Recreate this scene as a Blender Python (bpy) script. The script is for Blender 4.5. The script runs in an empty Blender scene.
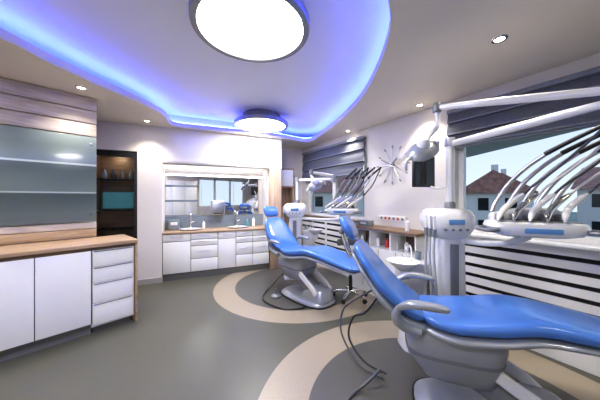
import bpy, bmesh, math, random
from mathutils import Vector, Matrix
random.seed(4)
S = bpy.context.scene
COL = S.collection

# ------------------------------------------------------------------ materials
def mat(name, c, rough=0.5, metal=0.0, emit=0, ecol=None, noise=0.0, nscale=8, coat=0, trans=0, alpha=1, spec=0.5):
    m = bpy.data.materials.new(name); m.use_nodes = True
    nt = m.node_tree; b = nt.nodes['Principled BSDF']
    b.inputs['Base Color'].default_value = (*c, 1)
    b.inputs['Roughness'].default_value = rough
    b.inputs['Metallic'].default_value = metal
    b.inputs['Coat Weight'].default_value = coat
    b.inputs['Transmission Weight'].default_value = trans
    b.inputs['Specular IOR Level'].default_value = spec
    b.inputs['Alpha'].default_value = alpha
    if emit:
        b.inputs['Emission Color'].default_value = (*(ecol or c), 1)
        b.inputs['Emission Strength'].default_value = emit
    if noise:
        tc = nt.nodes.new('ShaderNodeTexCoord'); n = nt.nodes.new('ShaderNodeTexNoise')
        n.inputs['Scale'].default_value = nscale; n.inputs['Detail'].default_value = 6
        nt.links.new(tc.outputs['Object'], n.inputs['Vector'])
        r = nt.nodes.new('ShaderNodeValToRGB')
        r.color_ramp.elements[0].position = .3; r.color_ramp.elements[1].position = .7
        r.color_ramp.elements[0].color = (*[x*(1-noise) for x in c], 1)
        r.color_ramp.elements[1].color = (*[min(1, x*(1+noise)) for x in c], 1)
        nt.links.new(n.outputs['Fac'], r.inputs['Fac']); nt.links.new(r.outputs['Color'], b.inputs['Base Color'])
    return m

def wood(name, c1, c2, scale=(1.2, 14, 14), rough=.45):
    m = bpy.data.materials.new(name); m.use_nodes = True
    nt = m.node_tree; b = nt.nodes['Principled BSDF']; b.inputs['Roughness'].default_value = rough
    tc = nt.nodes.new('ShaderNodeTexCoord'); mp = nt.nodes.new('ShaderNodeMapping')
    mp.inputs['Scale'].default_value = scale
    n = nt.nodes.new('ShaderNodeTexNoise'); n.inputs['Scale'].default_value = 2.5; n.inputs['Detail'].default_value = 8
    n.inputs['Distortion'].default_value = .6
    r = nt.nodes.new('ShaderNodeValToRGB'); r.color_ramp.elements[0].position = .3; r.color_ramp.elements[1].position = .72
    r.color_ramp.elements[0].color = (*c1, 1); r.color_ramp.elements[1].color = (*c2, 1)
    nt.links.new(tc.outputs['Object'], mp.inputs['Vector']); nt.links.new(mp.outputs[0], n.inputs['Vector'])
    nt.links.new(n.outputs['Fac'], r.inputs['Fac']); nt.links.new(r.outputs['Color'], b.inputs['Base Color'])
    return m

M = {}
M['wall'] = mat('wall_paint', (.74, .715, .68), .7, noise=.02, nscale=3)
M['wallw'] = mat('wall_white', (.76, .725, .69), .6)
M['ceil'] = mat('ceiling_paint', (.90, .90, .90), .65)
M['soff'] = mat('soffit_paint', (.80, .745, .68), .6)
M['white'] = mat('white_lacquer', (.84, .84, .84), .22, coat=.3)
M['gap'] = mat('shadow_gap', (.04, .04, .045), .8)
M['wood'] = wood('oak_veneer', (.33, .22, .14), (.50, .37, .25))
M['woodc'] = wood('column_veneer', (.44, .31, .21), (.58, .44, .32), (10, 10, 1))
M['woodp'] = wood('pale_oak_panel', (.40, .34, .30), (.68, .61, .55), (1, 1, 9))
M['woodd'] = wood('brown_wood', (.15, .095, .065), (.25, .17, .115))
M['chrome'] = mat('chrome', (.8, .8, .82), .12, 1)
M['steel'] = mat('brushed_steel', (.60, .61, .63), .30, 1)
M['ring'] = mat('lamp_ring', (.34, .34, .35), .35, .8)
M['blue'] = mat('blue_upholstery', (.075, .20, .56), .28, noise=.05, nscale=5, coat=.35)
M['plastic'] = mat('unit_plastic', (.74, .74, .75), .25, coat=.3)
M['grey'] = mat('grey_plastic', (.22, .23, .25), .35, .1)
M['silver'] = mat('silver_shell', (.36, .38, .41), .28, .35)
M['dark'] = mat('dark_plastic', (.02, .021, .025), .35)
M['black'] = mat('screen_black', (.012, .013, .018), .12)
M['hose'] = mat('grey_hose', (.09, .095, .11), .45)
M['hosel'] = mat('pale_hose', (.38, .39, .41), .4)
M['blind'] = mat('blind_fabric', (.12, .13, .165), .8, noise=.12, nscale=30)
M['blind2'] = mat('blind_fabric_light', (.24, .26, .31), .8, noise=.1, nscale=30)
M['mirror'] = mat('mirror', (.84, .86, .87), .02, 1)
M['glassb'] = mat('splash_glass', (.22, .26, .30), .1, coat=.5)
M['lamp'] = mat('lamp_diffuser', (1, 1, 1), .5, emit=22, ecol=(1, .985, .965))
M['led'] = mat('blue_led', (.2, .2, 1), .5, emit=22, ecol=(.05, .09, 1))
M['ledw'] = mat('white_led', (1, 1, 1), .5, emit=9, ecol=(.97, .97, 1))
M['spot'] = mat('spot_glow', (1, 1, 1), .5, emit=25, ecol=(1, .85, .62))
M['teal'] = mat('teal_glow', (.04, .13, .15), .4, emit=.10, ecol=(.15, .5, .6))
M['tealm'] = mat('teal_bottle', (.10, .35, .38), .4)
M['panel'] = mat('control_panel', (.10, .20, .36), .2, emit=.12, ecol=(.1, .3, .7))
M['base'] = mat('skirting', (.40, .39, .37), .5)
M['kick'] = mat('kick_plate', (.22, .22, .22), .4, .3)
M['house'] = mat('house_render', (.70, .67, .62), .9)
M['roof'] = mat('roof_tiles', (.36, .19, .15), .9, noise=.3, nscale=3)
M['ground'] = mat('outdoor_ground', (.25, .28, .22), .95, noise=.3, nscale=.5)
M['red'] = mat('red_label', (.6, .06, .05), .4)
gl = mat('clear_glass', (.95, .98, 1), .0, trans=1); gl.node_tree.nodes['Principled BSDF'].inputs['IOR'].default_value = 1.02
M['glass'] = gl

def frosted():
    m = bpy.data.materials.new('frosted_reflect_band_glass'); m.use_nodes = True
    nt = m.node_tree; b = nt.nodes['Principled BSDF']
    tc = nt.nodes.new('ShaderNodeTexCoord'); sp = nt.nodes.new('ShaderNodeSeparateXYZ')
    nt.links.new(tc.outputs['Object'], sp.inputs[0])
    r = nt.nodes.new('ShaderNodeValToRGB'); cr = r.color_ramp
    mr = nt.nodes.new('ShaderNodeMapRange'); mr.inputs['From Min'].default_value = -.53; mr.inputs['From Max'].default_value = .53
    nt.links.new(sp.outputs['Z'], mr.inputs['Value']); nt.links.new(mr.outputs[0], r.inputs['Fac'])
    a = (.14, .18, .185); d = (.075, .10, .105); l = (.38, .45, .45)
    cols = [(0, a), (.10, a), (.30, d), (.33, d), (.335, l), (.345, l), (.35, a), (.60, d), (.655, d), (.66, l), (.675, l), (.68, a), (.86, a)]  # pale bands: clear stripes plus bright reflections painted into the glass colour
    cr.elements[0].position = 0; cr.elements[0].color = (*a, 1); cr.elements[1].position = 1; cr.elements[1].color = (.22, .27, .27, 1)
    for p, c in cols[1:]:
        e = cr.elements.new(p); e.color = (*c, 1)
    nt.links.new(r.outputs['Color'], b.inputs['Base Color'])
    b.inputs['Roughness'].default_value = .24; b.inputs['Coat Weight'].default_value = .25
    return m
M['frost'] = frosted()

def floor_mat():
    m = bpy.data.materials.new('vinyl_floor'); m.use_nodes = True
    nt = m.node_tree; b = nt.nodes['Principled BSDF']; L = nt.links.new
    b.inputs['Roughness'].default_value = .34; b.inputs['Specular IOR Level'].default_value = .42
    tc = nt.nodes.new('ShaderNodeTexCoord')
    def dist(cx, cy):
        n = nt.nodes.new('ShaderNodeVectorMath'); n.operation = 'DISTANCE'
        n.inputs[1].default_value = (cx, cy, 0); L(tc.outputs['Object'], n.inputs[0]); return n.outputs['Value']
    def lt(v, t):
        n = nt.nodes.new('ShaderNodeMath'); n.operation = 'LESS_THAN'; n.inputs[1].default_value = t; L(v, n.inputs[0]); return n.outputs[0]
    def mix(f, a, c):
        n = nt.nodes.new('ShaderNodeMix'); n.data_type = 'RGBA'; L(f, n.inputs[0]); L(a, n.inputs[6]); n.inputs[7].default_value = (*c, 1); return n.outputs[2]
    no = nt.nodes.new('ShaderNodeTexNoise'); no.inputs['Scale'].default_value = 60; no.inputs['Detail'].default_value = 5; L(tc.outputs['Object'], no.inputs['Vector'])
    rgb = nt.nodes.new('ShaderNodeRGB'); rgb.outputs[0].default_value = (.106, .106, .082, 1)
    c = rgb.outputs[0]
    for (cx, cy, ro, ri) in ((-.05, 4.33, 1.40, 1.06), (1.07, 1.6, 1.40, 1.03)):
        d = dist(cx, cy)
        c = mix(lt(d, ro), c, (.34, .29, .215)); c = mix(lt(d, ri), c, (.104, .102, .090))
    mr = nt.nodes.new('ShaderNodeMapRange'); mr.inputs['To Min'].default_value = .88; mr.inputs['To Max'].default_value = 1.12; L(no.outputs['Fac'], mr.inputs['Value'])
    mm = nt.nodes.new('ShaderNodeVectorMath'); mm.operation = 'SCALE'; L(c, mm.inputs[0]); L(mr.outputs[0], mm.inputs['Scale'])
    L(mm.outputs[0], b.inputs['Base Color'])
    return m
M['floor'] = floor_mat()

# ------------------------------------------------------------------ helpers
def empty(name, loc=(0, 0, 0), rz=0):
    e = bpy.data.objects.new(name, None); e.location = loc; e.rotation_euler = (0, 0, rz)
    e.empty_display_size = .1; COL.objects.link(e); return e

def finish(name, bm, m, parent=None, smooth=False, loc=(0, 0, 0), rot=(0, 0, 0)):
    bmesh.ops.recalc_face_normals(bm, faces=bm.faces)
    me = bpy.data.meshes.new(name); bm.to_mesh(me); bm.free()
    if smooth:
        for p in me.polygons: p.use_smooth = True
    o = bpy.data.objects.new(name, me); COL.objects.link(o)
    o.location = loc; o.rotation_euler = rot
    if m: me.materials.append(M[m] if isinstance(m, str) else m)
    if parent: o.parent = parent
    return o

def autosmooth(o, ang=40):
    me = o.data
    for p in me.polygons: p.use_smooth = True
    bm = bmesh.new(); bm.from_mesh(me)
    for e in bm.edges:
        if len(e.link_faces) == 2 and e.calc_face_angle(0) > math.radians(ang): e.smooth = False
    bm.to_mesh(me); bm.free()

def box(name, c, s, m, parent=None, bevel=0, rot=(0, 0, 0), seg=2):
    bm = bmesh.new(); bmesh.ops.create_cube(bm, size=1)
    for v in bm.verts: v.co = Vector((v.co.x*s[0], v.co.y*s[1], v.co.z*s[2]))
    if bevel: bmesh.ops.bevel(bm, geom=bm.edges[:], offset=min(bevel, min(s)*.49), segments=seg, profile=.5, affect='EDGES')
    o = finish(name, bm, m, parent, False, c, rot)
    if bevel: autosmooth(o, 50)
    return o

def boxes(name, lst, m, parent=None, loc=(0, 0, 0), rz=0):
    bm = bmesh.new()
    for (x0, x1, y0, y1, z0, z1) in lst:
        r = bmesh.ops.create_cube(bm, size=1)
        for v in r['verts']:
            v.co = Vector(((x0+x1)/2+v.co.x*(x1-x0), (y0+y1)/2+v.co.y*(y1-y0), (z0+z1)/2+v.co.z*(z1-z0)))
    return finish(name, bm, m, parent, False, loc, (0, 0, rz))

def catmull(pts, n=8, closed=False):
    P = [Vector(p) for p in pts]; out = []
    N = len(P)
    rng = range(N) if closed else range(N-1)
    for i in rng:
        if closed: a, b, c, d = P[(i-1) % N], P[i], P[(i+1) % N], P[(i+2) % N]
        else: a, b, c, d = P[max(i-1, 0)], P[i], P[i+1], P[min(i+2, N-1)]
        for k in range(n):
            t = k/n
            out.append(.5*((2*b)+(-a+c)*t+(2*a-5*b+4*c-d)*t*t+(-a+3*b-3*c+d)*t**3))
    if not closed: out.append(P[-1].copy())
    return out

def lerp_list(vals, t):
    x = t*(len(vals)-1); i = min(int(x), len(vals)-2); f = x-i
    f = f*f*(3-2*f) if len(vals) > 2 else f
    return vals[i]*(1-f)+vals[i+1]*f

def sweep(name, pts, ws, ts, m, parent=None, r=.04, e=3.2, n=28, up=(0, 0, 1), cat=10, dish=0):
    """pad/shell swept along a path: width ws, thickness ts, rounded ends"""
    P = catmull(pts, cat)
    d = [0]
    for i in range(1, len(P)): d.append(d[-1]+(P[i]-P[i-1]).length)
    L = d[-1]
    def at(s):
        s = max(0, min(L, s))
        for i in range(1, len(P)):
            if d[i] >= s-1e-9:
                f = (s-d[i-1])/max(1e-9, d[i]-d[i-1]); return P[i-1].lerp(P[i], f), (P[i]-P[i-1]).normalized()
        return P[-1], (P[-1]-P[-2]).normalized()
    ss = []
    K = 6
    r = min(r, L*.45)
    for k in range(K): ss.append(r*(1-math.cos(math.pi/2*k/K)))
    mid = max(6, int(cat*len(pts)/2))
    for k in range(mid+1): ss.append(r+(L-2*r)*k/mid)
    for k in range(K-1, -1, -1): ss.append(L-r*(1-math.cos(math.pi/2*k/K)))
    bm = bmesh.new(); rings = []
    U = Vector(up)
    for s in ss:
        p, _ = at(s); eps = max(L*.03, .005)
        T = (at(s+eps)[0]-at(s-eps)[0]).normalized()
        side = T.cross(U)
        if side.length < 1e-3: side = T.cross(Vector((1, 0, 0)))
        side.normalize(); nor = side.cross(T).normalized()
        t = s/L; w = lerp_list(ws, t); th = lerp_list(ts, t)
        de = min(s, L-s)
        sc = math.sqrt(max(0, 1-(1-min(de/r, 1))**2)) if r > 0 else 1
        w2 = max(.002, w/2-r*(1-sc)) if w > 2*r else max(.001, w/2*sc)
        t2 = max(.001, th/2*sc)
        ring = []
        for k in range(n):
            a = 2*math.pi*k/n; ca, sa = math.cos(a), math.sin(a)
            x = math.copysign(abs(ca)**(2/e), ca)*w2; y = math.copysign(abs(sa)**(2/e), sa)*t2
            if dish and sa > 0: y -= dish*sc*(1-min(1, (x/w2)**2))
            ring.append(bm.verts.new(p+side*x+nor*y))
        rings.append(ring)
    for a, b in zip(rings[:-1], rings[1:]):
        for k in range(n): bm.faces.new((a[k], a[(k+1) % n], b[(k+1) % n], b[k]))
    bm.faces.new(rings[0][::-1]); bm.faces.new(rings[-1])
    return finish(name, bm, m, parent, True)

def tube(name, pts, rad, m, parent=None, n=12, cat=8, smooth=True):
    P = catmull(pts, cat) if (smooth and len(pts) > 2) else [Vector(p) for p in pts]
    rads = rad if isinstance(rad, (list, tuple)) else [rad, rad]
    bm = bmesh.new(); rings = []
    T = (P[1]-P[0]).normalized(); side = T.orthogonal().normalized()
    for i, p in enumerate(P):
        T = (P[min(i+1, len(P)-1)]-P[max(i-1, 0)]).normalized()
        side = (side-T*side.dot(T)).normalized(); nor = T.cross(side)
        rr = lerp_list(rads, i/(len(P)-1))
        rings.append([bm.verts.new(p+side*math.cos(2*math.pi*k/n)*rr+nor*math.sin(2*math.pi*k/n)*rr) for k in range(n)])
    for a, b in zip(rings[:-1], rings[1:]):
        for k in range(n): bm.faces.new((a[k], a[(k+1) % n], b[(k+1) % n], b[k]))
    bm.faces.new(rings[0][::-1]); bm.faces.new(rings[-1])
    o = finish(name, bm, m, parent); autosmooth(o, 60); return o

def lathe(name, prof, m, parent=None, loc=(0, 0, 0), rot=(0, 0, 0), n=40, sx=1, sy=1):
    bm = bmesh.new(); rings = []
    for (r, z) in prof:
        if r < 1e-5: rings.append([bm.verts.new((0, 0, z))])
        else: rings.append([bm.verts.new((r*sx*math.cos(2*math.pi*k/n), r*sy*math.sin(2*math.pi*k/n), z)) for k in range(n)])
    for a, b in zip(rings[:-1], rings[1:]):
        if len(a) == 1 and len(b) == 1: continue
        for k in range(n):
            k2 = (k+1) % n
            if len(a) == 1: bm.faces.new((a[0], b[k2], b[k]))
            elif len(b) == 1: bm.faces.new((a[k], a[k2], b[0]))
            else: bm.faces.new((a[k], a[k2], b[k2], b[k]))
    o = finish(name, bm, m, parent, False, loc, rot); autosmooth(o, 35); return o

def cyl(name, p0, p1, r, m, parent=None, n=24):
    return tube(name, [p0, p1], r, m, parent, n, smooth=False)

def loftrect(name, secs, m, parent=None, e=4, n=32):
    """secs: (cx,cy,z,w,d) horizontal superellipse sections"""
    bm = bmesh.new(); rings = []
    for (cx, cy, z, w, d) in secs:
        rg = []
        for k in range(n):
            a = 2*math.pi*k/n; ca, sa = math.cos(a), math.sin(a)
            rg.append(bm.verts.new((cx+math.copysign(abs(ca)**(2/e), ca)*w/2, cy+math.copysign(abs(sa)**(2/e), sa)*d/2, z)))
        rings.append(rg)
    for a, b in zip(rings[:-1], rings[1:]):
        for k in range(n): bm.faces.new((a[k], a[(k+1) % n], b[(k+1) % n], b[k]))
    bm.faces.new(rings[0][::-1]); bm.faces.new(rings[-1])
    o = finish(name, bm, m, parent); autosmooth(o, 45); return o

# ------------------------------------------------------------------ frames
ZC = 3.0; ZS = 2.76
LO = (-1.98, 2.99, 0); LA = math.atan2(-.7526, -.6585)
BO = (-2.41, 4.375, 0); BA = math.atan2(.4042, .9146)
RO = (.05, 6.3, 0); RA = math.atan2(-.853, .522)

# ------------------------------------------------------------------ shell
boxes('floor', [(-6, 5.2, -2, 7.6, -.1, 0)], 'floor')
boxes('ceiling', [(-6, 5.2, -2, 7.6, ZC, ZC+.1)], 'ceil')

open_pts = [(-2.36, 1.93), (-2.33, 2.27), (-2.25, 2.73), (-2.12, 3.25), (-2.08, 3.75), (-2.2, 4.28), (-1.75, 4.53), (-1.0, 4.85), (-.35, 5.17), (.18, 5.5),
            (.42, 4.9), (.64, 4.06), (.77, 3.2), (.77, 2.5), (.69, 1.9), (.53, 1.5), (.2, .9), (-.1, .1), (-.6, -.7), (-1.8, -.9), (-2.9, -.4), (-3.0, .6), (-2.6, 1.4)]
op = [(p.x, p.y) for p in catmull([(x, y, 0) for x, y in open_pts], 8, True)]
cu = bpy.data.curves.new('soffit', 'CURVE'); cu.dimensions = '2D'; cu.fill_mode = 'BOTH'; cu.extrude = .04
for poly in ([(-6, -2), (5.2, -2), (5.2, 7.6), (-6, 7.6)], op):
    sp = cu.splines.new('POLY'); sp.points.add(len(poly)-1); sp.use_cyclic_u = True
    for i, (x, y) in enumerate(poly): sp.points[i].co = (x, y, 0, 1)
tmp = bpy.data.objects.new('soffit_tmp', cu); COL.objects.link(tmp)
bpy.context.view_layer.update()
me = bpy.data.meshes.new_from_object(tmp.evaluated_get(bpy.context.evaluated_depsgraph_get()))
bpy.data.objects.remove(tmp)
sof = bpy.data.objects.new('trim_ceiling_soffit', me); COL.objects.link(sof); sof.location = (0, 0, ZS+.04)
me.materials.clear(); me.materials.append(M['soff'])

def offset_poly(poly, d):
    N = len(poly); out = []
    for i in range(N):
        a = Vector(poly[i-1]); b = Vector(poly[(i+1) % N]); t = (b-a).normalized()
        out.append(Vector(poly[i])+Vector((-t.y, t.x))*d)
    return out
area = sum(op[i-1][0]*op[i][1]-op[i][0]*op[i-1][1] for i in range(len(op)))
sg = -1 if area > 0 else 1
o1 = offset_poly(op, sg*.07); o2 = offset_poly(op, sg*.10)
bm = bmesh.new(); n = len(op)
lo = [[bm.verts.new((p.x, p.y, z)) for p in o] for o, z in ((o1, ZS+.083), (o1, ZS+.11), (o2, ZS+.11), (o2, ZS+.083))]
for i in range(n):
    j = (i+1) % n
    for a in range(4):
        b = (a+1) % 4; bm.faces.new((lo[a][i], lo[a][j], lo[b][j], lo[b][i]))
finish('led_cove_strip', bm, 'led')

# left wall
boxes('wall_left', [(.30, 4.9, -.75, -.605, 0, ZC)], 'wallw', loc=LO, rz=LA)
pl = empty('wood_cladding', LO, LA)
for i in range(3):
    z0 = 2.275+i*.162
    box('plank_%d' % (i+1), (2.6, -.585+.012*i, z0+.08), (4.6, .028, .155), 'woodp', pl, .006)
box('lower_plank', (2.6, -.585, 1.155), (4.6, .028, .075), 'woodp', pl, .005)
box('splash_plank', (2.6, -.585, 1.06), (4.6, .024, .10), 'wood', pl, .004)
gp = empty('frosted_glass_panel', LO, LA)
for i, (a, b) in enumerate(((.30, 1.5), (1.51, 2.9))):
    box('pane_%d' % i, ((a+b)/2, -.560, 1.735), (b-a-.006, .010, 1.06), 'frost', gp, .003)
    for xx in (a+.06, b-.06):
        for zz in (1.3, 2.18):
            cyl('standoff_%d_%.2f_%.1f' % (i, xx, zz), (xx, -.60, zz), (xx, -.548, zz), .012, 'chrome', gp)

# back wall
boxes('wall_back', [(-.42, -.046, 0, .12, 0, ZC), (-.046, 1.93, 0, .12, 2.12, ZC), (1.93, 2.2, .12, .5, 0, ZC), (1.93, 2.2, 0, .12, 2.12, ZC),
                    (-.046-.12, -.046, .12, .62, 0, ZC), (-.046, 2.2, .50, .62, 0, ZC),
                    (-1.05, -.42, 0, .12, 2.3, ZC), (-2.4, -1.05, 0, .12, 0, ZC),
                    (2.14, 2.2, .5, .87, 0, ZC), (2.14, 3.25, .77, .89, 0, ZC),
                    (-.046, 1.93, .0, .5, 2.12, 2.16)], 'wallw', loc=BO, rz=BA)
boxes('baseboard_back', [(-.42, -.05, -.012, 0, 0, .09)], 'base', loc=BO, rz=BA)
box('column_veneer', (2.065, .045, 1.06), (.25, .14, 2.12), 'woodc', empty('oak_column', BO, BA), .004)
boxes('wall_passage', [(-4.75, -4.6, 1.0, 4.2, 0, ZC)], 'wallw')
boxes('wall_rear', [(-5.6, 1.0, -1.65, -1.5, 0, ZC), (3.6, 5.0, -1.65, -1.5, 0, ZC), (1.0, 3.6, -1.65, -1.5, 0, 1.05), (1.0, 3.6, -1.65, -1.5, 2.45, ZC)], 'wall')
w3 = empty('added_rear_window')  # unseen window, added for the mirror reflection and extra daylight
boxes('frame', [(1.0, 3.6, -1.62, -1.55, 1.05, 1.11), (1.0, 3.6, -1.62, -1.55, 2.39, 2.45), (1.0, 1.06, -1.62, -1.55, 1.05, 2.45), (3.54, 3.6, -1.62, -1.55, 1.05, 2.45), (1.82, 1.90, -1.62, -1.55, 1.05, 2.45), (2.7, 2.78, -1.62, -1.55, 1.05, 2.45)], 'white', w3)
boxes('pane', [(1.02, 3.58, -1.59, -1.584, 1.07, 2.43)], 'glass', w3)
tcb = empty('tall_cabinet')
boxes('carcass', [(-.9, .7, -1.495, -1.05, 0, 2.3)], 'woodc', tcb)
for i in range(3): box('door_%d' % i, (-.9+.267+.533*i, -1.04, 1.17), (.52, .02, 2.2), 'white', tcb, .003)
boxes('wall_left_rear', [(-5.7, -5.55, -1.65, .3, 0, ZC)], 'wall')

# right wall
W1 = (.18, 2.15); W2 = (3.70, 6.4); WZ = (1.08, 2.52)
boxes('wall_right', [(-.4, 9.4, 0, .25, 0, WZ[0]), (-.4, 9.4, 0, .25, WZ[1], ZC), (-.4, W1[0], 0, .25, WZ[0], WZ[1]),
                     (W1[1], W2[0], 0, .25, WZ[0], WZ[1]), (W2[1], 9.4, 0, .25, WZ[0], WZ[1])], 'wall', loc=RO, rz=RA)

def window(name, a, b, nm):
    e = empty(name, RO, RA); z0, z1 = WZ; f = .06
    L = [(a, b, .10, .17, z0, z0+f), (a, b, .10, .17, z1-f, z1), (a, a+f, .10, .17, z0, z1), (b-f, b, .10, .17, z0, z1)]
    for i in range(1, nm):
        x = a+(b-a)*i/nm; L.append((x-.05, x+.05, .10, .17, z0, z1))
    boxes('frame', L, 'white', e)
    boxes('pane', [(a+.02, b-.02, .13, .136, z0+.02, z1-.02)], 'glass', e)
window('window_1', *W1, 2); window('window_2', *W2, 2)

def blind(a, b, ztop, zbot, nf):
    e = empty('roman_blind', RO, RA)
    box('head_rail', ((a+b)/2, -.045, ztop+.0), (b-a, .06, .05), 'blind2', e, .008)
    n = nf; h = (ztop-zbot)/n
    bm = bmesh.new(); prof = []
    for i in range(n):
        z = ztop-i*h
        prof += [(-.03-.004*i, z), (-.05-.012*i, z-h*.55), (-.055-.014*i, z-h*.92), (-.03-.01*i, z-h*.98)]
    prof.append((-.03, zbot))
    A = [bm.verts.new((a, y, z)) for y, z in prof]; B = [bm.verts.new((b, y, z)) for y, z in prof]
    for i in range(len(prof)-1): bm.faces.new((A[i], A[i+1], B[i+1], B[i]))
    finish('fabric', bm, 'blind', e)
    for i in range(n):
        box('batten_%d' % i, ((a+b)/2, -.060-.014*i, ztop-(i+.9)*h), (b-a, .01, .018), 'blind2', e, .003)
    box('bottom_bar', ((a+b)/2, -.045, zbot), (b-a, .04, .03), 'blind2', e, .006)
blind(W1[0]-.06, W1[1]+.04, 2.60, 1.93, 3)
blind(W2[0]-.06, W2[0]+1.38, 2.60, 2.14, 3)
blind(W2[0]+1.40, W2[1]+.05, 2.60, 2.14, 3)

def cover(a, b, zt):
    e = empty('slatted_radiator_cover', RO, RA)
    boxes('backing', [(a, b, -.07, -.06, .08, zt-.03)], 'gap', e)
    L = [(a, b, -.12, -.001, zt-.035, zt)]
    z = zt-.035
    L.append((a, b, -.12, -.10, z-.05, z)); z -= .05
    while z > .28:
        z -= .042; L.append((a, b, -.12, -.10, z-.075, z)); z -= .075
    L.append((a, b, -.12, -.10, .0, z+.001))
    k = max(1, round((b-a)/1.3))
    for i in range(k+1):
        x = a+(b-a-.05)*i/k; L.append((x, x+.05, -.1195, -.10, .0, zt-.03))
    L += [(a, a+.02, -.12, -.001, 0, zt), (b-.02, b, -.12, -.001, 0, zt)]
    boxes('slats', L, 'white', e)
cover(.12, 2.18, 1.06); cover(3.45, 6.6, 1.06)
led = empty('window_ledge', RO, RA)
box('ledge_top', (5.0, -.10, 1.078), (3.2, .24, .03), 'white', led, .006)
led2 = empty('window_ledge', RO, RA)
box('ledge_top', (1.15, -.07, 1.078), (2.05, .18, .03), 'woodd', led2, .006)

st = empty('low_storage_unit', RO, RA)
boxes('carcass', [(2.2, 3.43, -.40, -.002, 0, .74), (2.2, 3.43, -.40, -.002, .99, 1.0), (2.2, 2.22, -.40, -.002, .74, 1.0), (3.41, 3.43, -.40, -.002, .74, 1.0),
                  (2.62, 2.64, -.38, -.002, .74, 1.0), (3.0, 3.02, -.38, -.002, .74, 1.0)], 'white', st)
boxes('back', [(2.2, 3.43, -.03, -.004, .74, 1.0)], 'woodd', st)
box('worktop', (2.815, -.21, 1.02), (1.27, .42, .035), 'woodd', st, .004)
boxes('door_gaps', [(2.2+.307*i-.002, 2.2+.307*i+.002, -.403, -.399, .1, .74) for i in range(1, 4)], 'gap', st)
for i in range(7):
    x = 2.32+i*.17
    lathe('jar_%d' % i, [(0, 0), (.03, 0), (.032, .09), (.02, .11), (.02, .13), (0, .13)], ['white', 'glassb', 'white', 'red', 'plastic', 'white', 'tealm'][i], st, (x, -.22, .742), n=16)
sk = empty('socket_strip', RO, RA)
box('plate', (2.75, -.006, 1.17), (.5, .012, .085), 'white', sk, .004)
for i in range(6): cyl('socket_%d' % i, (2.55+i*.08, -.013, 1.17), (2.55+i*.08, -.0155, 1.17), .022, 'red' if i in (1, 2, 4) else 'grey', sk, 16)

# sunburst clock
ck = empty('sunburst_clock', RO, RA)
cx, cz = 2.77, 2.03
def ckp(r, a, y): return (cx+r*math.sin(a), y, cz+r*math.cos(a))
tube('hub', [(cx, -.004, cz), (cx, -.045, cz)], .035, 'steel', ck, 24, smooth=False)
for i in range(12):
    a = i*math.pi/6
    tube('ray_%d' % i, [ckp(.03, a, -.02), ckp(.27, a, -.02)], .005, 'steel', ck, 8, smooth=False)
    box('marker_%d' % i, ckp(.29, a, -.02), (.020, .012, .05), 'grey', ck, .003, rot=(0, a, 0))
tube('hour_hand', [ckp(0, .9, -.05), ckp(.15, .9, -.05)], .006, 'dark', ck, 6, smooth=False)
tube('minute_hand', [ckp(0, 5.2, -.054), ckp(.22, 5.2, -.054)], .004, 'dark', ck, 6, smooth=False)

# ------------------------------------------------------------------ left cabinet run
lc = empty('sideboard_cabinet', LO, LA)
box('countertop', (1.75, -.29, .98), (3.5, .62, .04), 'wood', lc, .004)
boxes('apron', [(.0, 3.5, -.56, -.02, .925, .96)], 'woodd', lc)
box('end_panel', (.0125, -.29, .48), (.025, .58, .96), 'wood', lc, .002)
boxes('drawer_carcass', [(.03, .43, -.56, -.045, .07, .93)], 'white', lc)
boxes('carcass', [(.43, 3.5, -.56, -.02, .12, .925)], 'gap', lc)
boxes('kick', [(.43, 3.5, -.5, -.07, 0, .12)], 'kick', lc)
boxes('drawer_kick', [(.05, .41, -.5, -.1, 0, .07)], 'kick', lc)
for i, (z0, z1) in enumerate(((.74, .915), (.56, .733), (.335, .553), (.09, .328))):
    box('drawer_%d' % i, (.23, -.036, (z0+z1)/2), (.385, .018, z1-z0), 'white', lc, .003)
    box('drawer_lip_%d' % i, (.23, -.022, z1-.008), (.36, .012, .010), 'grey', lc, .003)
x = .435
for i, w in enumerate((.42, .55, .55, .55, .55, .42)):
    box('door_%d' % i, (x+w/2, -.009, .525), (w-.006, .02, .795), 'white', lc, .003); x += w

# dark glazed display at the end of the passage
dc = empty('glazed_display_cabinet', BO, BA)
boxes('frame', [(-1.045, -.425, .02, .06, 2.2, 2.298), (-1.045, -1.0, .02, .06, 0, 2.2), (-.47, -.425, .02, .06, 0, 2.2)], 'dark', dc)
boxes('case', [(-1.045, -.425, .36, .40, 0, 2.29), (-1.045, -1.025, .06, .36, 0, 2.29), (-.445, -.425, .06, .36, 0, 2.29), (-1.045, -.425, .06, .36, 2.25, 2.29)], 'woodd', dc)
for i, z in enumerate((.5, .95, 1.28, 1.80)):
    boxes('shelf_%d' % i, [(-1.02, -.45, .12, .35, z, z+.02)], 'dark', dc)
for i in range(4):
    lathe('vase_%d' % i, [(0, 0), (.03, 0), (.05, .06), (.03, .13), (.02, .17), (0, .17)], ['glassb', 'hose', 'grey', 'glassb'][i], dc, (-.94+.13*i, .25, 1.821), n=16)
boxes('added_glow_plate', [(-.80, -.67, .18, .24, 2.238, 2.248)], 'spot', dc)  # glowing plate added to lighten the cabinet interior
boxes('aquarium', [(-.95, -.52, .20, .34, 1.32, 1.60)], 'teal', dc)
boxes('door_glass', [(-1.0, -.47, .036, .042, 0.0, 2.2)], 'glass', dc)

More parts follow.
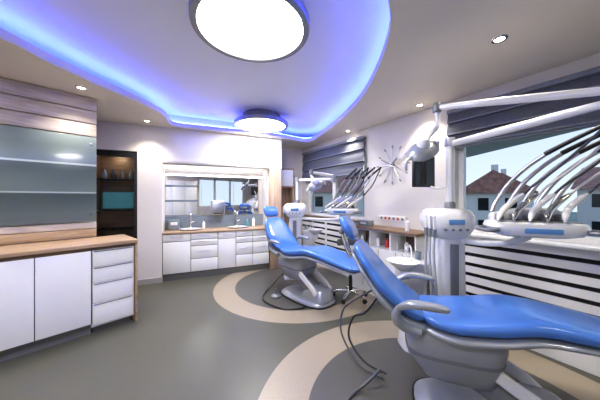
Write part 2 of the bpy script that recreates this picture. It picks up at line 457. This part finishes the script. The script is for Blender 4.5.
# ------------------------------------------------------------------ vanity in the alcove
va = empty('washbasin_vanity', BO, BA)
box('countertop', (.94, .235, .86), (1.965, .50, .035), 'wood', va, .004)
boxes('carcass', [(-.04, 1.925, .02, .48, .12, .842)], 'gap', va)
boxes('kick', [(-.04, 1.925, .06, .46, 0, .12)], 'kick', va)
xs = [-.04, .42, .90, 1.24, 1.58, 1.925]
for i in range(5):
    a, b = xs[i], xs[i+1]
    rows = [(.13, .70), (.71, .835)] if i in (0, 2) else [(.13, .36), (.37, .60), (.61, .72), (.73, .835)]
    for j, (z0, z1) in enumerate(rows):
        box('front_%d_%d' % (i, j), ((a+b)/2, .010, (z0+z1)/2), (b-a-.008, .02, z1-z0), 'white', va, .003)
        if j: box('handle_%d_%d' % (i, j), ((a+b)/2, -.006, (z0+z1)/2+.02), ((b-a)*.5, .012, .008), 'steel', va, .003)
for i, xx in enumerate((.42, 1.32)):
    lathe('basin_%d' % i, [(0, .0), (.12, .0), (.17, .02), (.175, .03), (.165, .03), (.11, .012), (0, .008)], 'plastic', va, (xx, .24, .877), sx=1.2, sy=.9)
    tube('faucet_%d' % i, [(xx, .42, .877), (xx, .42, 1.12), (xx, .40, 1.19), (xx, .33, 1.21), (xx, .27, 1.17)], .013, 'chrome', va)
    cyl('faucet_lever_%d' % i, (xx, .42, 1.0), (xx+.07, .40, 1.03), .008, 'chrome', va)
    cyl('faucet_base_%d' % i, (xx, .42, .877), (xx, .42, .93), .024, 'chrome', va)
mi = empty('vanity_mirror', BO, BA)
boxes('mirror_panes', [(-.04+.655*i+.003, -.04+.655*(i+1)-.003, .488, .496, 1.14, 1.93) for i in range(3)], 'mirror', mi)
boxes('splashback', [(-.044, 1.93, .486, .497, .88, 1.135)], 'glassb', mi)
boxes('top_light_band', [(-.044, 1.93, .44, .497, 1.94, 1.99)], 'steel', mi)
boxes('light_strip', [(-.02, 1.90, .40, .438, 1.95, 1.965)], 'ledw', mi)
boxes('frosted_strip', [(-.04, .56, .482, .487, 1.14, 1.16), (-.04, .56, .482, .487, 1.42, 1.46), (-.04, .56, .482, .487, 1.72, 1.76)], 'glassb', mi)
def bottle(name, frame, p, c, h=.17, r=.03):
    e = empty(name, frame[0], frame[1])
    lathe('body', [(0, 0), (r, 0), (r, h*.68), (r*.4, h*.78), (r*.4, h*.88), (0, h*.88)], c, e, p, n=20)
    lathe('pump', [(0, h*.88), (r*.25, h*.88), (r*.25, h), (0, h)], 'chrome', e, p, n=12)
    box('spout', (p[0], p[1]-.02, p[2]+h), (.012, .05, .01), 'chrome', e, .003)
FB = (BO, BA); FR = (RO, RA)
bottle('soap_dispenser', FB, (.66, .40, .878), 'white'); bottle('soap_dispenser', FB, (1.55, .40, .878), 'tealm'); bottle('soap_dispenser', FB, (1.68, .38, .878), 'white', .22, .035)
bottle('disinfectant_bottle', FR, (1.85, -.09, 1.094), 'white', .20, .032); bottle('disinfectant_bottle', FR, (1.72, -.09, 1.094), 'tealm', .16, .03)
bottle('disinfectant_bottle', FR, (3.2, -.25, 1.038), 'white', .18, .03)
gb = empty('glove_box', RO, RA)
box('carton', (2.42, -.25, 1.085), (.24, .12, .09), 'glassb', gb, .004); box('slot', (2.42, -.312, 1.085), (.12, .004, .03), 'white', gb)
td = empty('paper_towel_dispenser', BO, BA)
box('housing', (.94, .42, 1.30), (.26, .12, .30), 'steel', td, .02); box('slot', (.94, .356, 1.18), (.18, .01, .02), 'dark', td)
td = empty('glove_box_holder', BO, BA)
box('shelf', (.12, .42, .98), (.20, .12, .20), 'glassb', td, .01); box('opening', (.12, .357, 1.0), (.12, .01, .06), 'white', td, .004)

cs = empty('corner_shelf_cabinet', BO, BA)
boxes('carcass', [(2.22, 2.68, .45, .765, 0, .9), (2.22, 2.25, .45, .765, .9, 2.2), (2.65, 2.68, .45, .765, .9, 2.2), (2.22, 2.68, .45, .765, 2.17, 2.2), (2.22, 2.68, .45, .765, 1.75, 1.78), (2.22, 2.68, .74, .765, .9, 2.2)], 'woodc', cs)
box('door', (2.45, .44, 1.97), (.40, .02, .38), 'white', cs, .003)

# ------------------------------------------------------------------ ceiling lamps
def ceiling_lamp(x, y, R=.45):
    e = empty('round_ceiling_lamp', (x, y, 0))
    zb = 2.80
    lathe('ring', [(R-.055, zb+.012), (R-.05, zb), (R-.005, zb), (R, zb+.008), (R, zb+.055), (R-.01, zb+.065), (R-.14, zb+.075), (R-.15, ZC-.001), (R-.18, ZC-.001), (R-.18, zb+.03), (R-.06, zb+.025), (R-.055, zb+.012)], 'ring', e, n=72)
    lathe('diffuser', [(R-.058, zb+.02), (R*.6, zb+.008), (0, zb+.0)], 'lamp', e, n=72)
ceiling_lamp(-.375, 1.91, .45); ceiling_lamp(-.70, 4.45, .48); ceiling_lamp(-1.4, -.2)  # last lamp is unseen, added behind the camera to light the near area

def spot(x, y, power=36):
    e = empty('recessed_spotlight', (x, y, ZS))
    lathe('bezel', [(.032, -.002), (.036, -.008), (.052, -.006), (.055, 0)], 'chrome', e, n=28)
    lathe('bulb', [(0, -.004), (.032, -.004)], 'spot', e, n=24)
    L = bpy.data.lights.new('spot', 'SPOT'); L.energy = power; L.color = (1, .90, .76); L.spot_size = math.radians(110); L.spot_blend = .8; L.shadow_soft_size = .04
    o = bpy.data.objects.new('spot_light', L); COL.objects.link(o); o.parent = e; o.location = (0, 0, -.02)
for p in ((-2.50, 2.8), (-2.5, 4.0), (1.58, 1.94), (1.62, 3.32), (-3.0, 2.0), (.9, 4.6), (2.4, .6), (-3.35, 1.0), (.9, -.6)): spot(*p)

# ------------------------------------------------------------------ dental chair
def dental_chair(loc, rz):
    e = empty('dental_chair', loc, rz)
    sweep('headrest', [(-.84, 0, 1.35), (-.785, 0, 1.26), (-.735, 0, 1.17)], [.24, .29, .27], [.07, .085, .07], 'blue', e, r=.05, up=(1, 0, .6), dish=.012)
    sweep('backrest', [(-.725, 0, 1.15), (-.63, 0, 1.02), (-.50, 0, .86), (-.36, 0, .74), (-.24, 0, .68)], [.34, .46, .52, .50, .46], [.07, .09, .10, .10, .08], 'blue', e, r=.07, up=(1, 0, .8), dish=.02)
    sweep('seat', [(-.27, 0, .69), (-.10, 0, .675), (.12, 0, .70), (.34, 0, .74), (.60, 0, .72), (.90, 0, .67), (1.16, 0, .64)], [.46, .54, .54, .50, .46, .43, .40], [.09, .11, .12, .11, .10, .085, .07], 'blue', e, r=.10, dish=.018)
    sweep('back_shell', [(-.75, 0, 1.08), (-.65, 0, .95), (-.53, 0, .80), (-.38, 0, .67), (-.22, 0, .61)], [.26, .42, .50, .48, .44], [.04, .05, .07, .08, .08], 'silver', e, r=.05, up=(1, 0, .8))
    sweep('seat_shell', [(-.27, 0, .62), (-.08, 0, .60), (.14, 0, .625), (.36, 0, .67), (.62, 0, .657), (.92, 0, .615), (1.13, 0, .595)], [.46, .56, .56, .52, .47, .43, .38], [.07, .08, .07, .05, .045, .04, .03], 'silver', e, r=.08)
    for s in (-.05, .05):
        tube('headrest_bar_%s' % s, [(-.77, s, 1.02), (-.82, s, 1.14), (-.83, s, 1.22)], .011, 'chrome', e)
    box('headrest_bracket', (-.83, 0, 1.24), (.04, .16, .07), 'grey', e, .012, rot=(0, .55, 0))
    for i, s in enumerate((-1, 1)):
        sweep('armrest_%d' % i, [(-.42, s*.29, .77), (-.35, s*.315, .815), (-.24, s*.325, .825), (-.12, s*.31, .81)], [.05, .07, .07, .055], [.04, .05, .045, .035], 'silver', e, r=.03, n=20)
        tube('armrest_stem_%d' % i, [(-.41, s*.29, .78), (-.43, s*.28, .71), (-.38, s*.25, .64), (-.28, s*.22, .60)], [.020, .032, .03], 'silver', e)
    loftrect('lift_housing', [(-.02, 0, .25, .30, .24), (-.04, 0, .28, .44, .34), (-.07, 0, .40, .56, .42), (-.06, 0, .52, .60, .45), (-.04, 0, .60, .56, .42)], 'silver', e)
    loftrect('housing_band', [(-.068, 0, .43, .585, .442), (-.068, 0, .452, .592, .448)], 'grey', e)
    sweep('lift_arm', [(-.10, 0, .36), (.05, 0, .30), (.24, 0, .20), (.40, 0, .13)], [.24, .25, .26, .28], [.16, .15, .14, .12], 'grey', e, r=.05, e=4)
    for s in (-1, 1):
        sweep('lift_arm_link_%d' % s, [(.02, s*.15, .50), (.20, s*.15, .36), (.40, s*.15, .24), (.50, s*.15, .15)], [.04, .04, .04, .04], [.08, .08, .08, .08], 'plastic', e, r=.02, e=4)
    loftrect('base_plate', [(.16, 0, .002, .92, .52), (.16, 0, .025, .92, .52), (.17, 0, .055, .86, .46), (.20, 0, .07, .74, .38)], 'silver', e, e=3)
    loftrect('base_cover', [(.38, 0, .06, .46, .36), (.39, 0, .13, .42, .33), (.41, 0, .20, .32, .27), (.42, 0, .22, .22, .20)], 'silver', e, e=3.2)
    loftrect('rubber_edge', [(.16, 0, 0.0, .95, .55), (.16, 0, .018, .95, .55)], 'dark', e, e=3)
    lathe('foot_disc', [(0, .0), (.07, .0), (.08, .012), (.05, .03), (.02, .045), (.012, .10), (.018, .115), (0, .12)], 'grey', e, (-.17, -.34, 0), n=24)
    return e
dental_chair((1.14, 1.74, 0), math.atan2(-.36, .93))
dental_chair((.0, 3.84, 0), math.atan2(-.74, .67))

# ------------------------------------------------------------------ dental unit
def dental_unit(loc, post, arm1, arm2, head, mon=True, cs=-1, dl=(.30, -.55)):
    e = empty('dental_unit', loc)
    loftrect('foot', [(0, 0, 0, .42, .50), (0, 0, .05, .42, .50), (0, 0, .10, .34, .42), (0, 0, .14, .28, .34)], 'plastic', e)
    loftrect('column', [(0, .02, .12, .27, .30), (0, .02, .6, .27, .30), (.01, .02, 1.10, .24, .27), (.01, .02, 1.16, .22, .25)], 'plastic', e, e=5)
    boxes('column_groove', [(-.035, .035, -.139, -.125, .2, 1.08)], 'grey', e)
    loftrect('console', [(.01, 0, 1.13, .26, .26), (.01, 0, 1.17, .34, .30), (.01, 0, 1.24, .42, .33), (.01, .01, 1.33, .44, .32), (.01, .02, 1.385, .38, .27), (.01, .03, 1.40, .26, .20)], 'plastic', e, e=3.6)
    box('console_display', (.0, -.166, 1.285), (.14, .012, .045), 'panel', e, .005, rot=(-.05, 0, 0))
    for i in range(4): cyl('button_%d' % i, (-.10+.065*i, -.150, 1.215), (-.10+.065*i, -.172, 1.215), .012, 'grey', e, 14)
    for i in range(3):
        x = -.20; y = -.02-.07*i
        cyl('holder_%d' % i, (x, y, 1.15), (x, y, 1.22), .02, 'grey', e, 14)
        cyl('suction_tip_%d' % i, (x, y, 1.18), (x-.01, y-.02, 1.34), .010, 'white', e, 12)
        tube('suction_hose_%d' % i, [(x, y, 1.16), (x-.02, y-.03, .95), (x-.04+.02*i, y-.07, .62-.06*i), (x+.02, y-.02, .45), (x+.10, y+.06, .55)], .011, 'hosel', e)
    c = -cs
    loftrect('cuspidor_body', [(-.27*c, .15, .0, .22, .30), (-.27*c, .15, .10, .20, .27), (-.27*c, .15, .45, .22, .30), (-.27*c, .15, .78, .28, .34), (-.27*c, .15, .86, .27, .33), (-.27*c, .15, .88, .22, .28)], 'plastic', e, e=3)
    lathe('cuspidor_bowl', [(0, .0), (.05, .005), (.10, .045), (.145, .085), (.155, .095), (.145, .095), (.10, .06), (.04, .03), (0, .028)], 'white', e, (-.40*c, .02, .80))
    cyl('bowl_neck', (-.40*c, .02, .70), (-.40*c, .02, .81), .045, 'plastic', e)
    sweep('bowl_bracket', [(-.27*c, .12, .74), (-.34*c, .07, .72), (-.40*c, .02, .72)], [.10, .09, .09], [.06, .05, .04], 'plastic', e, r=.03)
    tube('cup_filler', [(-.30*c, .06, .87), (-.31*c, .05, 1.0), (-.34*c, .03, 1.04), (-.38*c, .01, 1.02)], .009, 'chrome', e)
    tube('bowl_rinser', [(-.33*c, .10, .87), (-.35*c, .08, .94), (-.40*c, .05, .95)], .007, 'chrome', e)
    lathe('cup', [(0, 0), (.025, 0), (.032, .08), (.029, .08), (.022, .006), (0, .006)], 'glassb', e, (-.22*c, .10, .882), n=20)
    tube('lamp_post', [(.05, .02, 1.38), (.05, .02, post+.02)], .034, 'plastic', e, 20, smooth=False)
    lathe('post_collar', [(0, 0), (.048, 0), (.048, .06), (.038, .08), (0, .08)], 'grey', e, (.05, .02, 1.385), n=24)
    lathe('post_knuckle', [(0, -.03), (.045, -.03), (.05, 0), (.045, .05), (0, .055)], 'silver', e, (.05, .02, post+.01), n=24)
    a1 = Vector(arm1); a2 = Vector(arm2); hd = Vector(head)
    sweep('arm_lower', [(.05, .02, post), tuple(Vector((.05, .02, post)).lerp(a1, .5)), tuple(a1)], [.05, .055, .05], [.055, .06, .05], 'plastic', e, r=.02, e=2.6, n=20)
    lathe('elbow', [(0, -.05), (.04, -.05), (.042, .06), (.03, .09), (0, .095)], 'silver', e, tuple(a1), n=24)
    s2 = a1+Vector((0, 0, .06))
    sweep('arm_upper', [tuple(s2), tuple(s2.lerp(a2, .5)), tuple(a2)], [.045, .05, .04], [.05, .055, .045], 'plastic', e, r=.02, e=2.6, n=20)
    lathe('wrist', [(0, -.045), (.034, -.04), (.038, 0), (.03, .04), (0, .045)], 'grey', e, tuple(a2), n=24)
    dn = a2+Vector((0, 0, -.16 if mon else -.06))
    tube('lamp_drop', [tuple(a2), tuple(dn), tuple((dn+hd)/2+Vector((0, 0, .02))), tuple(hd+Vector((.02, .03, .04)))], [.02, .022, .018], 'plastic', e)
    H = empty('lamp_head', tuple(hd)); H.parent = e; H.rotation_euler = (math.radians(35), math.radians(-30), .3)
    lathe('reflector', [(0, .04), (.06, .035), (.11, .0), (.13, -.035), (.125, -.045), (.10, -.03), (.05, -.005), (0, .0)], 'silver', H, n=36, sx=1.2, sy=.85)
    lathe('front_glass', [(.118, -.042), (.06, -.052), (0, -.055)], 'glassb', H, n=32, sx=1.2, sy=.85)
    lathe('rear_pod', [(0, .10), (.03, .095), (.05, .07), (.055, .03), (0, .02)], 'plastic', H, n=28)
    for s in (-1, 1):
        tube('handle_%d' % s, [(s*.135, .0, -.02), (s*.19, .0, -.03), (s*.20, 0, -.08), (s*.19, .0, -.13)], .012, 'plastic', H)
    if mon:
        Mo = empty('monitor', (-.14, .15, 1.77)); Mo.parent = e; Mo.rotation_euler = (0, 0, math.radians(18))
        box('bezel', (0, 0, 0), (.27, .035, .32), 'dark', Mo, .01); box('screen', (0, -.019, 0), (.24, .003, .28), 'black', Mo)
        tube('monitor_arm', [(.05, .05, 1.62), (-.02, .14, 1.60), (-.12, .20, 1.66), (-.15, .17, 1.77)], .014, 'plastic', e)
    D = empty('delivery_console', (dl[0], dl[1], 1.27)); D.parent = e; D.rotation_euler = (0, 0, math.radians(-22))
    sweep('support_arm', [(.05, -.06, 1.12), (dl[0]*.67, dl[1]*.30, 1.10), (dl[0], dl[1]*.62, 1.13), (dl[0], dl[1]+.03, 1.22)], [.07, .065, .06, .07], [.06, .05, .05, .06], 'plastic', e, r=.02, n=20)
    loftrect('tray_body', [(0, 0, -.05, .36, .20), (0, 0, -.03, .50, .30), (0, 0, .02, .56, .34), (0, 0, .05, .54, .32), (0, 0, .06, .48, .27)], 'plastic', D, e=4)
    box('control_face', (0, -.168, .005), (.20, .012, .035), 'panel', D, .005, rot=(.1, 0, 0))
    box('silicone_mat', (.0, -.05, .062), (.44, .14, .006), 'grey', D, .003)
    for s in (-1, 1):
        tube('grip_%d' % s, [(s*.26, .06, .0), (s*.33, .02, .0), (s*.345, -.10, .0), (s*.30, -.18, .0), (s*.24, -.13, 0)], .014, 'grey', D)
    sweep('whip_housing', [(-.22, .13, .07), (0, .14, .10), (.22, .13, .10)], [.10, .12, .10], [.09, .11, .10], 'plastic', D, r=.04, up=(0, 0, 1))
    for i in range(5):
        x = -.18+.09*i
        box('cradle_%d' % i, (x, .04, .085), (.04, .08, .05), 'grey', D, .01)
        tube('handpiece_%d' % i, [(x-.07, -.16, .07), (x-.03, -.08, .11), (x+.03, .01, .155), (x+.11, .06, .22), (x+.16, .07, .26)], [.006, .019, .022, .020, .011], 'chrome' if i % 2 else 'plastic', D)
        tube('whip_%d' % i, [(x-.02, .13, .12), (x+.02, .14, .22), (x+.11, .10, .38), (x+.25, -.02, .54), (x+.45, -.22, .68)], [.016, .016, .014, .010], 'steel', D)
        tube('whip_tip_%d' % i, [(x+.25, -.02, .545), (x+.34, -.11, .61), (x+.46, -.23, .688)], [.017, .015, .012], 'dark', D)
        tube('hose_%d' % i, [(x+.16, .07, .26), (x+.22, .06, .33), (x+.31, .0, .43), (x+.39, -.12, .56), (x+.45, -.22, .67)], .009, 'plastic' if i % 2 else 'hose', D)
    return e
dental_unit((1.40, 2.35, 0), 2.02, (.40, -.98, 2.05), (-.17, -.15, 2.31), (-.34, -.24, 1.93))
dental_unit((-.10, 4.72, 0), 1.84, (.70, -.30, 1.84), (.30, -.42, 1.95), (.36, -.50, 1.74), False, 1, (.80, -.62))

# ------------------------------------------------------------------ stool
def stool(x, y, rz):
    e = empty('dental_stool', (x, y, 0), rz)
    for i in range(5):
        a = i*2*math.pi/5
        sweep('leg_%d' % i, [(0.02*math.cos(a), .02*math.sin(a), .115), (.15*math.cos(a), .15*math.sin(a), .10), (.26*math.cos(a), .26*math.sin(a), .075)], [.05, .04, .035], [.035, .03, .025], 'chrome', e, r=.01, n=12)
        cx_, cy_ = .26*math.cos(a), .26*math.sin(a)
        tube('caster_%d' % i, [(cx_-.018*math.sin(a), cy_+.018*math.cos(a), .031), (cx_+.018*math.sin(a), cy_-.018*math.cos(a), .031)], .03, 'dark', e, 16, smooth=False)
        cyl('caster_stem_%d' % i, (cx_, cy_, .05), (cx_, cy_, .08), .008, 'chrome', e, 8)
    cyl('gas_lift_outer', (0, 0, .10), (0, 0, .34), .027, 'dark', e); cyl('gas_lift_inner', (0, 0, .34), (0, 0, .54), .016, 'chrome', e)
    lathe('seat', [(0, .53), (.13, .535), (.18, .56), (.195, .59), (.18, .62), (.12, .63), (0, .628)], 'hose', e, n=40)
    tube('back_stem', [(0.0, 0, .53), (.16, 0, .53), (.235, 0, .58), (.25, 0, .78)], .012, 'chrome', e)
    sweep('back_pad', [(.17, -.17, .80), (.225, -.09, .80), (.24, 0, .80), (.225, .09, .80), (.17, .17, .80)], [.05, .05, .05], [.10, .12, .10], 'hose', e, r=.03)
stool(.76, 3.68, 1.6)

def hose(name, pts, r=.011, m='hosel'):
    tube(name, pts, r, m, None)
hose('floor_hose', [(-.22, 4.15, .30), (-.42, 4.05, .10), (-.55, 3.85, .012), (-.52, 3.55, .012), (-.25, 3.30, .012), (.0, 3.30, .012), (.12, 3.42, .012)], m='dark')
hose('floor_hose', [(.64, 1.95, .14), (.52, 1.92, .05), (.40, 1.86, .012), (.33, 1.75, .012), (.31, 1.55, .012), (.38, 1.35, .012)], .012, 'hose')
hose('suction_hose', [(.72, 2.22, .62), (.60, 2.25, .45), (.50, 2.3, .38), (.45, 2.25, .22), (.55, 2.1, .10), (.70, 1.98, .08)], .009, 'dark')
hose('suction_hose', [(.62, 2.12, .70), (.52, 2.3, .55), (.42, 2.4, .40), (.40, 2.35, .20), (.52, 2.15, .04), (.68, 2.0, .03)], .009, 'hose')

# ------------------------------------------------------------------ outdoors
boxes('ground', [(-60, 90, -60, 90, -3.2, -3.1)], 'ground')
def house(x, y, w, d, h, rz):
    e = empty('house', (x, y, -3.1), rz)
    boxes('walls', [(-w/2, w/2, -d/2, d/2, 0, h)], 'house', e)
    bm = bmesh.new(); o = .4; H = h+d*.38
    vs = [bm.verts.new(v) for v in ((-w/2-o, -d/2-o, h-.1), (w/2+o, -d/2-o, h-.1), (w/2+o, d/2+o, h-.1), (-w/2-o, d/2+o, h-.1), (-w/2-o, 0, H), (w/2+o, 0, H))]
    for f in ((0, 1, 5, 4), (2, 3, 4, 5), (0, 4, 3), (1, 2, 5), (0, 3, 2, 1)): bm.faces.new([vs[i] for i in f])
    finish('roof', bm, 'roof', e)
    boxes('window_panes', [(-w/2+1+i*2.2, -w/2+2+i*2.2, -d/2-.03, -d/2+.01, z, z+1.3) for i in range(int((w-1.5)/2.2)) for z in (1, h-1.9)]
          + [(-w/2-.03, -w/2+.01, -1.8+i*2.2, -.9+i*2.2, z, z+1.3) for i in range(2) for z in (1, h-1.9)], 'black', e)
    boxes('chimney', [(-w*.2, -w*.2+.6, -.3, .3, h, H+.7)], 'house', e)
house(21.5, 27, 5, 6, 5.2, .85); house(30, 36, 6, 6, 5.8, .8); house(33, 23, 8, 6, 5.6, -1.1); house(5, 34, 7, 6, 5.4, -.2); house(12, 38, 8, 6, 5.0, -.3)

w = bpy.data.worlds.new('sky'); S.world = w; w.use_nodes = True
nt = w.node_tree; bg = nt.nodes['Background']; bg.inputs['Strength'].default_value = .72
tc = nt.nodes.new('ShaderNodeTexCoord'); sp = nt.nodes.new('ShaderNodeSeparateXYZ'); rp = nt.nodes.new('ShaderNodeValToRGB')
nt.links.new(tc.outputs['Generated'], sp.inputs[0]); nt.links.new(sp.outputs['Z'], rp.inputs['Fac']); nt.links.new(rp.outputs['Color'], bg.inputs['Color'])
rp.color_ramp.elements[0].color = (.74, .83, .93, 1); rp.color_ramp.elements[1].color = (.30, .48, .85, 1); rp.color_ramp.elements[1].position = .7

# ------------------------------------------------------------------ camera
cam = bpy.data.cameras.new('camera'); cam.sensor_width = 36; cam.lens = 36*245/600; cam.shift_y = -2/600; cam.clip_start = .03
co = bpy.data.objects.new('camera', cam); COL.objects.link(co); co.location = (0, 0, 1.5); co.rotation_euler = (math.pi/2, 0, 0)
S.camera = co
S.view_settings.view_transform = 'Standard'
try: S.view_settings.look = 'Medium High Contrast'
except Exception: S.view_settings.look = 'None'
S.view_settings.exposure = .55
